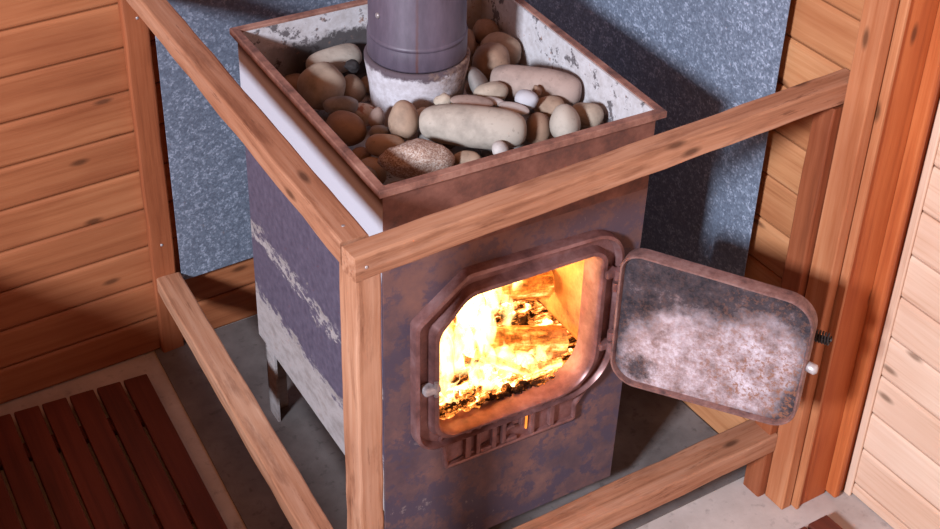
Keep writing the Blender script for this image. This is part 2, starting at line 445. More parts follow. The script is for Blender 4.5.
# ------------------------------------------------------------------ metal sheets
def sheet(name, lo, hi, face, label):
    root_lo = Vector(lo); root_hi = Vector(hi)
    bm = bmesh.new(); box(bm, lo, hi, 0.0004, 1)
    o = obj(name, bm, GALV)
    tag(o, label, 'metal sheet', 'galvanised heat shields')
    return o
s = sheet('metal_sheet', (0.146, YB-0.028, 0.212), (1.052, YB-0.0265, 1.75), 'y', 'galvanised metal sheet on the back wall, seen left of the stove')
for xx in (0.19, 0.6, 1.0):
    bm = bmesh.new(); box(bm, (xx-0.02, YB-0.0265, 0.30), (xx+0.02, YB-0.0005, 1.7)); obj('batten', bm, CASING, s)
s = sheet('metal_sheet', (XR-0.030, 0.189, 0.212), (XR-0.0285, YB-0.030, 1.75), 'x', 'galvanised metal sheet on the right wall with the stove shadow on it')
for yy in (0.26, 0.7, 1.1):
    bm = bmesh.new(); box(bm, (XR-0.0285, yy-0.02, 0.30), (XR-0.0005, yy+0.02, 1.7)); obj('batten', bm, CASING, s)

# ------------------------------------------------------------------ wooden guard rail
guard = empty('guard_rail', (0.024, 0.030, 0))
tag(guard, 'rough sawn wooden guard rail of posts and rails fencing in the stove', 'guard rail')
GI = Matrix.Translation(-Vector((0.024, 0.030, 0)))
def timber(name, p0, p1, w_, h_, mat=GUARD, seed=0, bev=0.004, wear=0.002):
    """sawn timber from p0 to p1 (axis centre line), w_ horizontal, h_ vertical, slightly worn edges"""
    p0 = Vector(p0); p1 = Vector(p1); d = p1-p0; L = d.length
    bm = bmesh.new(); nseg = max(6, int(L/0.05))
    rnd = random.Random(seed)
    loops = []
    q = fillet([(-w_/2, -h_/2), (w_/2, -h_/2), (w_/2, h_/2), (-w_/2, h_/2)], [bev]*4, 2)
    for i in range(nseg+1):
        x = L*i/nseg
        jx = [rnd.uniform(-1, 1)*wear for _ in range(2)]
        loops.append([Vector((x, v.x + jx[0]*0.4 + noise.noise((x*9, v.x*40, seed+v.y*40))*wear, v.y + jx[1]*0.3 + noise.noise((x*9+7, v.x*40, seed*3+v.y*40))*wear)) for v in q])
    rings = loft(bm, loops)
    bm.faces.new(rings[0]); bm.faces.new(rings[-1])
    o = obj(name, bm, mat, guard)
    X = d.normalized(); up = Vector((0, 0, 1)) if abs(X.z) < 0.9 else Vector((0, 1, 0))
    Y = up.cross(X).normalized(); Z = X.cross(Y)
    M = Matrix((X, Y, Z)).transposed().to_4x4(); M.translation = p0 - Vector((0.024, 0.030, 0))
    o.matrix_local = M
    for pl in o.data.polygons: pl.use_smooth = False
    return o
H = 1.063
timber('post', (0.0245, 0.0305, 0), (0.0245, 0.0305, H-0.046), 0.047, 0.058, seed=1)
timber('post', (0.108, YB-0.011, 0), (0.108, YB-0.011, H), 0.057, 0.021, GUARD_DARK, seed=2)
timber('post', (1.0585, 0.034, 0), (1.0585, 0.034, H-0.044), 0.055, 0.052, GUARD_DARK, seed=3)
timber('top_rail', (0.000, 0.022, 1.037), (1.085, 0.028, 1.051), 0.044, 0.047, seed=4)
timber('top_rail', (0.0255, 0.047, 1.040), (0.0935, YB-0.0225, 1.040), 0.050, 0.046, seed=5, wear=0.0016)
timber('lower_rail', (0.048, 0.037, 0.163), (1.0475, 0.037, 0.166), 0.074, 0.052, seed=6)
timber('lower_rail', (0.012, 0.060, 0.216), (0.1135, YB-0.0225, 0.216), 0.060, 0.046, seed=7, wear=0.0016)
def nail(p, nrm, r=0.0035):
    bm = bmesh.new(); n = Vector(nrm).normalized(); p = Vector(p) - Vector((0.024, 0.030, 0))
    tube(bm, [p - n*0.004, p+n*0.0008, p+n*0.0014], r, 10, radii=[r, r, r*0.6])
    return obj('nail_head', bm, LATCH_M, guard, True)
nail((0.026, 0.085, 1.0630), (0, 0, 1)); nail((0.020, -0.0002, 1.038), (0, -1, 0), 0.003)
nail((0.112, YB-0.0217, 0.93), (0, -1, 0)); nail((0.107, YB-0.0217, 0.33), (0, -1, 0))

# ------------------------------------------------------------------ the stove
TH = -0.0564
CX, CY = 0.446, 0.552
ct, st = math.cos(TH), math.sin(TH)
def S(x, y, z=0.0): return Vector((ct*x - st*y, st*x + ct*y, z))
stove = empty('sauna_stove', S(CX, CY, 0), TH)
tag(stove, 'tall boxy rusty iron wood-burning sauna stove with its fire door open', 'stove')
def sp(name, bm, mats, parent=None, smooth=False):
    """part given in stove coordinates; its origin stays at the world-height zero of the stove frame"""
    bmesh.ops.translate(bm, verts=bm.verts[:], vec=(-CX, -CY, 0))
    return obj(name, bm, mats, parent or stove, smooth)
X0, X1, Y0, Y1 = 0.160, 0.734, 0.224, 0.876
ZB, ZF, ZS, ZR = 0.225, 0.062, 0.84, 1.014
T_ = 0.005
bm = bmesh.new()
box(bm, (X0, Y0+0.004, ZB), (X0+T_, Y1, ZS)); box(bm, (X1-0.014-T_, Y0+0.004, ZB), (X1-0.014, Y1, ZS)); box(bm, (X0+T_, Y1-T_, ZB), (X1-0.014-T_, Y1, ZS))
box(bm, (X0+T_, Y0+0.006, ZB), (X1-0.014-T_, Y1-T_, ZB+T_))
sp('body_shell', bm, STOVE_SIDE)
# front plate with the fire opening cut out
OUT = [(0.217, 0.372), (0.682, 0.376), (0.680, 0.778), (0.325, 0.787), (0.214, 0.700)]
OUTR = [0.055, 0.11, 0.075, 0.02, 0.02]
OPN = [(0.269, 0.404), (0.622, 0.404), (0.622, 0.735), (0.324, 0.732), (0.267, 0.660)]
OPNR = [0.045, 0.085, 0.028, 0.05, 0.05]
SEG = 12
opn = fillet(OPN, OPNR, SEG); out_ = fillet(OUT, OUTR, SEG)
bm = bmesh.new()
rect = [(X0, ZF), (X1, ZF), (X1, ZS), (0.30, ZS), (X0, 0.72)]
# outer loop follows the plate edge with the same vertex count as the opening
def ring_outer(opn_pts):
    res = []
    cx, cz = 0.45, 0.55
    for p in opn_pts:
        d = Vector((p.x-cx, p.y-cz))
        ts = []
        if d.x > 1e-9: ts.append((X1-cx)/d.x)
        if d.x < -1e-9: ts.append((X0-cx)/d.x)
        if d.y > 1e-9: ts.append((ZS-cz)/d.y)
        if d.y < -1e-9: ts.append((ZF-cz)/d.y)
        tt = min(v for v in ts if v > 0)
        res.append(Vector((cx+d.x*tt, cz+d.y*tt)))
    # snap the nearest one to each plate corner
    for cxz in ((X0, ZF), (X1, ZF), (X1, ZS), (X0, ZS)):
        i = min(range(len(res)), key=lambda k: (res[k]-Vector(cxz)).length)
        res[i] = Vector(cxz)
    # the plate is a little out of square at its foot
    for q in res:
        k = (ZS-q.y)/(ZS-ZF); s_ = (q.x-X0)/(X1-X0)
        q.x -= 0.012*k*s_; q.y += k*(0.022*s_ - 0.012)
    return res
ro = ring_outer(opn)
P3 = lambda pts, y: [Vector((p.x, y, p.y)) for p in pts]
hole = [p + (p-Vector((0.45, 0.57))).normalized()*0.004 for p in opn]
loft(bm, [P3(hole, Y0+0.012), P3(hole, Y0), P3(ro, Y0), P3(ro, Y0+0.006)])
sp('front_plate', bm, STOVE_FRONT)
# legs
for (lx, ly) in ((X0+0.005, Y1-0.075), (X1-0.065, Y1-0.075), (X1-0.120, Y0+0.10), (X0+0.012, Y0+0.06)):
    bm = bmesh.new()
    box(bm, (lx, ly, 0.006), (lx+0.006, ly+0.05, ZB+0.002)); box(bm, (lx, ly+0.044, 0.006), (lx+0.045, ly+0.05, ZB+0.002))
    sp('leg', bm, STOVE_SIDE)
# stone bin
bm = bmesh.new()
for lo, hi in (((X0, Y0+0.004, ZS), (X0+T_, Y1, ZR-0.002)), ((X1-T_, Y0+0.004, ZS), (X1, Y1, ZR-0.002)), ((X0+T_, Y1-T_, ZS), (X1-T_, Y1, ZR-0.002)), ((X0, Y0, ZS), (X1, Y0+0.004, ZR-0.002))):
    box(bm, lo, hi)
box(bm, (X0+T_, Y0+0.004, ZS), (X1-T_, Y1-T_, ZS+0.006))
bmesh.ops.recalc_face_normals(bm, faces=bm.faces[:])
for f in bm.faces:
    c = f.calc_center_median(); n = f.normal
    inner = (X0+0.002 < c.x < X1-0.002) and (Y0+0.002 < c.y < Y1-0.002)
    f.material_index = 0 if (inner and abs(n.z) < 0.5) or abs(n.z) > 0.5 else (1 if n.y < -0.5 else 2)
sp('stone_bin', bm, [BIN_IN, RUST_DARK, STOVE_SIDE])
# angle-iron rim: flat flange and a short down-turned lip
bm = bmesh.new()
def rect_loop(x0, x1, y0, y1, z): return [Vector((x0, y0, z)), Vector((x1, y0, z)), Vector((x1, y1, z)), Vector((x0, y1, z))]
rx0, rx1, ry0, ry1 = 0.149, 0.750, 0.213, 0.887
prof = [(0.0, -0.014), (0.0, -0.0015), (0.0012, 0.0), (0.0155, 0.0), (0.017, -0.0015), (0.017, -0.006), (0.005, -0.006), (0.005, -0.014), (0.0, -0.014)]
loft(bm, [rect_loop(rx0+d, rx1-d, ry0+d, ry1-d, ZR+z) for d, z in prof])
smooth_sharp(sp('rim', bm, RUST_RIM))
# firebox liner
bm = bmesh.new()
LIN = rusty('firebox_liner', srgb(214, 176, 128), srgb(184, 140, 98), srgb(110, 76, 54), 9, 0.9)
lx0, lx1, ly0, ly1, lz0, lz1 = 0.215, 0.690, Y0+0.013, 0.80, 0.345, 0.80
for lo, hi in (((lx0-0.01, ly0, lz0), (lx0, ly1, lz1)), ((lx1, ly0, lz0), (lx1+0.01, ly1, lz1)), ((lx0-0.01, ly1, lz0), (lx1+0.01, ly1+0.01, lz1)), ((lx0-0.01, ly0, lz0-0.01), (lx1+0.01, ly1, lz0)), ((lx0-0.01, ly0, lz1), (lx1+0.01, ly1, lz1+0.01))):
    box(bm, lo, hi)
sp('firebox_liner', bm, LIN)

# cast door frame: stepped ring between its outer outline and the opening
bm = bmesh.new()
prof = [(0.0, 0.000), (0.0, -0.014), (0.03, -0.022), (0.15, -0.025), (0.21, -0.020), (0.27, -0.009), (0.62, -0.009), (0.68, -0.018), (0.75, -0.027), (0.91, -0.028), (1.0, -0.021), (1.0, 0.032)]
loft(bm, [[Vector((a.x*(1-t)+b.x*t, Y0+d, a.y*(1-t)+b.y*t)) for a, b in zip(out_, opn)] for t, d in prof])
dframe = sp('door_frame', bm, CAST, smooth=False)
smooth_sharp(dframe)
# lettered plate hanging below the frame
PLT = [(0.290, 0.298), (0.604, 0.303), (0.604, 0.345), (0.640, 0.395), (0.270, 0.395), (0.284, 0.355)]
PLR = [0.004, 0.010, 0.02, 0.01, 0.01, 0.02]
pl = fillet(PLT, PLR, 5)
ctr = Vector((0.45, 0.352))
def inset(pts, d):
    n = len(pts); res = []
    for i in range(n):
        e = (pts[(i+1) % n]-pts[i-1]).normalized()
        res.append(pts[i] + Vector((-e.y, e.x))*d)
    return res
bm = bmesh.new()
rings = loft(bm, [P3(pl, Y0), P3(pl, Y0-0.012), P3(inset(pl, 0.004), Y0-0.014), P3(inset(pl, 0.008), Y0-0.012), P3(inset(pl, 0.010), Y0-0.006)])
bm.faces.new(rings[-1])
plate = smooth_sharp(sp('name_plate', bm, CAST, dframe))
plate.location = (0, 0, 0)
# raised letters  I U E T I  built as bars (x0, x1, z0, z1)
bars = [(0.3335, 0.3465, 0.312, 0.384),                                        # left upright
        (0.3590, 0.3690, 0.312, 0.386), (0.3690, 0.3960, 0.312, 0.322), (0.3960, 0.4070, 0.312, 0.386),   # joined pair
        (0.4200, 0.4300, 0.314, 0.386), (0.4300, 0.4560, 0.376, 0.386), (0.4300, 0.4500, 0.346, 0.355), (0.4300, 0.4560, 0.314, 0.323),
        (0.4640, 0.5160, 0.376, 0.386), (0.4880, 0.4985, 0.314, 0.376), (0.4640, 0.4730, 0.344, 0.372),
        (0.5340, 0.5460, 0.316, 0.386)]
bm = bmesh.new()
for x0, x1, z0, z1 in bars:
    box(bm, (x0, Y0-0.0165, z0), (x1, Y0-0.005, z1), 0.0022, 2)
box(bm, (0.355, Y0-0.0165, 0.386), (0.520, Y0-0.005, 0.394), 0.002, 2)
sp('lettering', bm, CAST, dframe)
GLOW = NT('fire_seen_through_slot'); GLOW.bsdf((0.1, 0.03, 0.0), 0.9, emit=(1.0, 0.28, 0.04), estr=1.6)
bm = bmesh.new(); box(bm, (0.4800, Y0-0.0095, 0.326), (0.4835, Y0-0.004, 0.374)); sp('air_slot', bm, GLOW.m, dframe)
# latch keeper on the left, hinge lugs on the right
bm = bmesh.new(); box(bm, (0.230, Y0-0.034, 0.530), (0.266, Y0-0.010, 0.548), 0.005, 2); tube(bm, [(0.256, Y0-0.031, 0.524), (0.256, Y0-0.031, 0.558)], 0.005, 10)
sp('latch_keeper', bm, LATCH_M, dframe)
for hz in (0.682, 0.500):
    bm = bmesh.new()
    box(bm, (0.632, Y0-0.036, hz-0.008), (0.660, Y0-0.012, hz+0.008), 0.004, 2)
    tube(bm, [(0.6565, Y0-0.036, hz-0.012), (0.6565, Y0-0.036, hz+0.012)], 0.008, 14)
    sp('hinge_lug', bm, CAST, dframe, False)

# the open door: local X from the hinge along the door, -Y' is its sooty inner face
DA = math.radians(-55)
door = empty('door', (0.6565-CX, Y0-0.036-CY, 0), DA)
door.parent = stove
DO = [(0.008, 0.427), (0.393, 0.447), (0.396, 0.753), (0.008, 0.755)]
DR = [0.055, 0.050, 0.060, 0.045]
do = fillet(DO, DR, 8)
IN = lambda d: inset(do, d)
YI, YO = -0.012, 0.012          # inner face is towards -Y' here
bm = bmesh.new()
rings = loft(bm, [P3(IN(0.003), YO), P3(do, YO-0.003), P3(do, YI-0.006), P3(IN(0.0015), YI-0.009), P3(IN(0.0050), YI-0.009), P3(IN(0.0070), YI-0.004), P3(IN(0.008), YI+0.004)])
bm.faces.new(rings[0])
drim = smooth_sharp(obj('door_casting', bm, DOOR_IRON, door, False))
bm = bmesh.new(); rings = loft(bm, [P3(IN(0.0075), YI+0.006), P3(IN(0.0075), YI+0.003)]); bm.faces.new(rings[0]); bm.faces.new(rings[1])
ash = obj('inner_plate', bm, DOOR_ASH, door); ash['label'] = 'ash-whitened sooty inner plate of the door'
for hz in (0.652, 0.528):
    bm = bmesh.new(); tube(bm, [(-0.002, 0, hz-0.010), (-0.002, 0, hz+0.010)], 0.0075, 12); box(bm, (0.0, -0.006, hz-0.008), (0.022, 0.006, hz+0.008), 0.002, 1)
    obj('hinge_knuckle', bm, CAST, door)
bm = bmesh.new(); tube(bm, [(0.388, -0.006, 0.607), (0.402, -0.010, 0.606), (0.412, -0.012, 0.605), (0.416, -0.012, 0.605)], 0.01, 14, radii=[0.009, 0.0105, 0.0105, 0.006])
obj('latch_stud', bm, LATCH_M, door, True)
# coil-spring handle on the outer face
bm = bmesh.new()
pts = []
for i in range(8*12+1):
    a = 2*PI*i/12
    pts.append((0.376 + 0.0056*i/12, 0.036 + 0.011*math.cos(a), 0.648 + 0.011*math.sin(a)))
tube(bm, pts, 0.002, 6)
tube(bm, [(0.33, 0.012, 0.648), (0.34, 0.036, 0.648), (0.424, 0.036, 0.648)], 0.004, 8)
obj('spring_handle', bm, BLACK_IRON, door, False)

# flue collar (cone) on the stove, pipe standing in it
PX, PY = 0.457, 0.659
bm = bmesh.new(); lathe(bm, [(0.094, ZS+0.006), (0.095, 0.90), (0.098, 0.93), (0.1060, 0.982), (0.1070, 0.994), (0.1035, 0.999), (0.0985, 0.999)], (PX, PY), 64)
co = sp('flue_collar', bm, COLLAR, smooth=True); co['label'] = 'flue collar white with ash'
co.data.transform(Matrix.Translation((CX-PX, CY-PY, 0))); co.location = (PX-CX, PY-CY, 0)
pipe = empty('flue_pipe', S(PX, PY, 1.0005), TH - 0.35)
tag(pipe, 'dark round flue pipe rising from the stones in the bin', 'pipe')
bm = bmesh.new(); lathe(bm, [(0.0945, 0.0), (0.0995, 0.0), (0.1005, 0.004), (0.1003, 0.038), (0.0975, 0.044), (0.0975, 1.2)], (0, 0), 64)
obj('pipe_tube', bm, PIPE, pipe, True)
bm = bmesh.new(); lathe(bm, [(0.097, 0.041), (0.0998, 0.044), (0.1006, 0.047), (0.0998, 0.050), (0.097, 0.053)], (0, 0), 64)
obj('bead_ring', bm, PIPE, pipe, True)
an = -2.60
bm = bmesh.new(); d_ = Vector((math.cos(an), math.sin(an), 0)); p_ = d_*0.0965 + Vector((0, 0, 0.105)); tube(bm, [p_, p_+d_*0.003, p_+d_*0.005], 0.005, 12, radii=[0.006, 0.006, 0.003])
obj('screw', bm, LATCH_M, pipe, True)

# ------------------------------------------------------------------ stones in the bin
SCOL = {'pale': (174, 164, 154), 'pink': (164, 144, 136), 'granite': (166, 146, 134), 'tan': (166, 142, 124), 'white': (188, 180, 178), 'beige': (164, 147, 132),
        'blue': (176, 176, 184), 'brown': (150, 122, 104), 'cream': (176, 162, 148), 'grey': (134, 128, 126), 'blotch': (190, 168, 152), 'black': (44, 40, 42)}
SMAT = {}
def stone_mat(k):
    if k in SMAT: return SMAT[k]
    t = NT('stone_'+k); c = t.coords()
    off = t.math('MULTIPLY', t.n('ShaderNodeObjectInfo').outputs['Random'], 20.0)
    x, y, z = t.sep(c); v = t.comb(t.math('ADD', x, off), y, z)
    n1 = t.noise(v, 22, 4, 0.6); n2 = t.noise(v, 120, 3, 0.6)
    a = srgb(*SCOL[k]); b = tuple(q*0.62 for q in a)
    col = t.ramp(n1, [(0.3, b), (0.55, a)])
    if k == 'granite':
        sp_ = t.sep(t.voro(v, 420, out='Color'))[0]
        col = t.mix(0.8, col, t.ramp(sp_, [(0.1, srgb(128, 98, 86)), (0.5, srgb(166, 138, 124)), (0.9, srgb(192, 178, 170))]))
    if k == 'blotch':
        col = t.mix(t.ramp(n1, [(0.5, 0.0), (0.56, 1.0)]), col, srgb(150, 96, 74))
    col = t.mix(t.ramp(n2, [(0.62, 0.0), (0.72, 0.5)]), col, tuple(q*0.5 for q in a))
    t.bsdf(col, 0.75, 0, t.bump(n2, 0.25, 0.001), 0.3)
    SMAT[k] = t.m; return t.m
def make_stone(label, x, y, z, a, b, c, rz, tilt, shape, col, i, group, name='sauna_stone'):
    bm = bmesh.new(); bmesh.ops.create_icosphere(bm, subdivisions=4, radius=1.0)
    for v in bm.verts:
        d = v.co.normalized(); ux, uy, uz = d
        if shape == 'oblong':
            e = 3.2; k = (abs(ux)**e + (uy*uy+uz*uz)**(e/2))**(-1/e); p = d*k
        elif shape == 'flat':
            e = 2.6; k = (abs(uz)**e + (ux*ux+uy*uy)**(e/2))**(-1/e); p = d*k
        elif shape == 'egg':
            p = d.copy()
            if c > a: s_ = 1-0.16*uz; p.x *= s_; p.y *= s_
            else: s_ = 1-0.16*ux; p.y *= s_; p.z *= s_
        elif shape == 'point':
            p = d.copy(); s_ = 0.55 + 0.45*min(1, max(0, (ux+1)/0.9)); s_ = s_**0.8
            p.y *= s_; p.z *= s_
        else:
            e = 2.25; k = (abs(ux)**e + abs(uy)**e + abs(uz)**e)**(-1/e); p = d*k
        q = Vector((p.x*a, p.y*b, p.z*c))
        amp = {'point': 0.20, 'round': 0.10, 'egg': 0.05, 'oblong': 0.06, 'flat': 0.08}[shape]*min(a, b, c)
        if shape == 'point': q += d*amp*noise.cell(Vector((d.x*1.6+i, d.y*1.6, d.z*1.6)))*0.3
        q += d*amp*noise.noise(Vector((d.x*1.3+i*3.1, d.y*1.3, d.z*1.3)))
        v.co = q
    o = obj(name, bm, stone_mat(col), None, True)
    o.location = S(x, y, z); o.rotation_mode = 'XYZ'
    R = Matrix.Rotation(TH+rz, 3, 'Z') @ Matrix.Rotation(math.radians(tilt), 3, 'Y')
    o.rotation_euler = R.to_euler()
    return tag(o, label, 'stone', group)
STONES = [
    ('large smooth pale oblong stone lying across the front of the pile', 0.4546, 0.4244, 0.9483, 0.1036, 0.0407, 0.0407, -0.63, 0, 'oblong', 'pale'),
    ('long pinkish-grey flat-topped stone lying near the right wall of the stone bin', 0.6509, 0.5145, 0.9423, 0.0939, 0.0362, 0.0362, -0.78, 0, 'oblong', 'pink'),
    ('speckled granite stone with a pointed end by the front rim', 0.316, 0.396, 0.928, 0.071, 0.037, 0.037, -0.4, 0, 'point', 'granite'),
    ('upright tan egg-shaped stone between the flue collar and the speckled granite stone', 0.3535, 0.5176, 0.9419, 0.03, 0.0387, 0.0387, -0.51, 0, 'egg', 'tan'),
    ('tiny whitish pebble peeping over the middle of the front rim', 0.4689, 0.3455, 0.9365, 0.0159, 0.0159, 0.0159, -0.51, 0, 'egg', 'white'),
    ('small tan pebble half hidden under the large pale oblong stone at the rim', 0.417, 0.38, 0.908, 0.027, 0.017, 0.017, -0.51, 0, 'round', 'tan'),
    ('pale upright egg-shaped stone near the right end of the front rim', 0.619, 0.356, 0.949, 0.03, 0.036, 0.036, -0.51, -8, 'egg', 'pale'),
    ('smooth beige stone in the front right corner of the bin', 0.6868, 0.3801, 0.9352, 0.0335, 0.0237, 0.0237, -0.86, 0, 'round', 'beige'),
    ('rounded tan stone behind the pale upright stone at the right', 0.6363, 0.4378, 0.9311, 0.0315, 0.0246, 0.0246, -0.37, 0, 'round', 'tan'),
    ('small bluish-white round pebble against the long pinkish stone', 0.5849, 0.443, 0.9638, 0.0228, 0.0188, 0.0188, -0.8, 0, 'round', 'blue'),
    ('thin white flat stone lying under the small bluish-white pebble', 0.5472, 0.4286, 0.961, 0.0327, 0.0178, 0.0069, -0.97, 0, 'flat', 'white'),
    ('dull brown stone sunk between the large oblong and the pale upright stone', 0.5897, 0.4036, 0.9165, 0.0258, 0.0308, 0.0308, -0.51, 0, 'round', 'brown'),
    ('low grey-beige stone under the front right corner stone', 0.702, 0.3851, 0.8968, 0.0233, 0.0136, 0.0136, -0.51, 0, 'round', 'beige'),
    ('dark reddish stone deep in the far corner behind the flue', 0.6936, 0.789, 0.9239, 0.0287, 0.0287, 0.0287, -0.51, 0, 'round', 'brown'),
    ('broad bent brownish stone against the far right bin wall', 0.6877, 0.7139, 0.9177, 0.0469, 0.0344, 0.0344, -1.07, 0, 'round', 'tan'),
    ('bulky brown stone just right of the flue pipe', 0.6306, 0.6578, 0.9276, 0.0394, 0.0413, 0.0413, -0.51, 10, 'round', 'brown'),
    ('slim speckled stone leaning beside the right of the flue collar', 0.5565, 0.5824, 0.9369, 0.0175, 0.0369, 0.0369, -0.51, -30, 'egg', 'grey'),
    ('cream stone in front of the bulky brown stone', 0.5502, 0.5208, 0.9472, 0.0375, 0.0217, 0.0217, -0.09, 0, 'round', 'cream'),
    ('narrow dark stone squeezed behind the flue collar', 0.6373, 0.7674, 0.9208, 0.0168, 0.0317, 0.0317, -0.51, 0, 'egg', 'brown'),
    ('long pale grey stone slanting along the back left bin wall', 0.3524, 0.8306, 0.9169, 0.0627, 0.0289, 0.0289, 0.13, 0, 'oblong', 'pale'),
    ('big round-topped stone in the left of the bin', 0.2853, 0.7465, 0.9165, 0.046, 0.046, 0.046, 0.15, 0, 'round', 'beige'),
    ('small upright egg-shaped stone left of the flue collar', 0.3557, 0.7501, 0.8909, 0.025, 0.0307, 0.0307, -0.51, -18, 'egg', 'tan'),
    ('dark slate-grey oval stone left of the tan egg stone', 0.2861, 0.6594, 0.9159, 0.0352, 0.019, 0.019, -0.4, 0, 'round', 'grey'),
    ('blotchy white and rust stone touching the front left of the flue collar', 0.3321, 0.6601, 0.8822, 0.0323, 0.0233, 0.0233, -0.75, 0, 'round', 'blotch'),
    ('small mottled pinkish pebble left of the tan egg stone', 0.3252, 0.5766, 0.921, 0.0159, 0.0219, 0.0219, -0.51, 10, 'egg', 'pink'),
    ('grey half-buried pebble at the foot of the tan egg stone', 0.3121, 0.5401, 0.9107, 0.0206, 0.0147, 0.0147, -0.51, 0, 'round', 'grey'),
    ('large dull stone along the left rim in front of the slate-grey one', 0.2698, 0.6033, 0.8981, 0.0446, 0.0317, 0.0317, -1.18, 0, 'round', 'brown'),
    ('tan flattish stone tucked behind the speckled granite stone', 0.2997, 0.4884, 0.9122, 0.0396, 0.0228, 0.0228, -0.66, 0, 'round', 'tan'),
    ('small brown stone in the front left corner of the bin', 0.266, 0.5284, 0.87, 0.0209, 0.0229, 0.0229, -0.51, -20, 'round', 'brown'),
    ('small rusty pebble between the flue collar and the tan egg stone', 0.4177, 0.5541, 0.915, 0.0195, 0.0146, 0.0146, -0.51, 0, 'round', 'blotch'),
    ('thin flat brown stone slab behind the large pale oblong stone', 0.4848, 0.4832, 0.9629, 0.0427, 0.0237, 0.0066, -0.69, 0, 'flat', 'pink'),
    ('grey stone under the cream stone beside the large pale oblong', 0.563, 0.484, 0.91, 0.024, 0.02, 0.02, -0.51, 0, 'round', 'grey'),
    ('small brown stone chip wedged under the long pinkish stone', 0.6244, 0.4691, 0.9586, 0.009, 0.012, 0.012, -0.51, -20, 'point', 'brown'),
    ('flat white sliver stone lying behind the large pale oblong stone', 0.5309, 0.4798, 0.9532, 0.0244, 0.0137, 0.0068, -0.86, 0, 'flat', 'white'),
    ('black angular shard behind the small upright egg stone', 0.356, 0.751, 0.943, 0.016, 0.014, 0.014, -0.51, 0, 'point', 'black'),
    ('pale triangular stone flake leaning on the flue collar', 0.446, 0.5276, 0.9523, 0.0183, 0.0154, 0.0154, -0.51, 0, 'point', 'cream'),
]

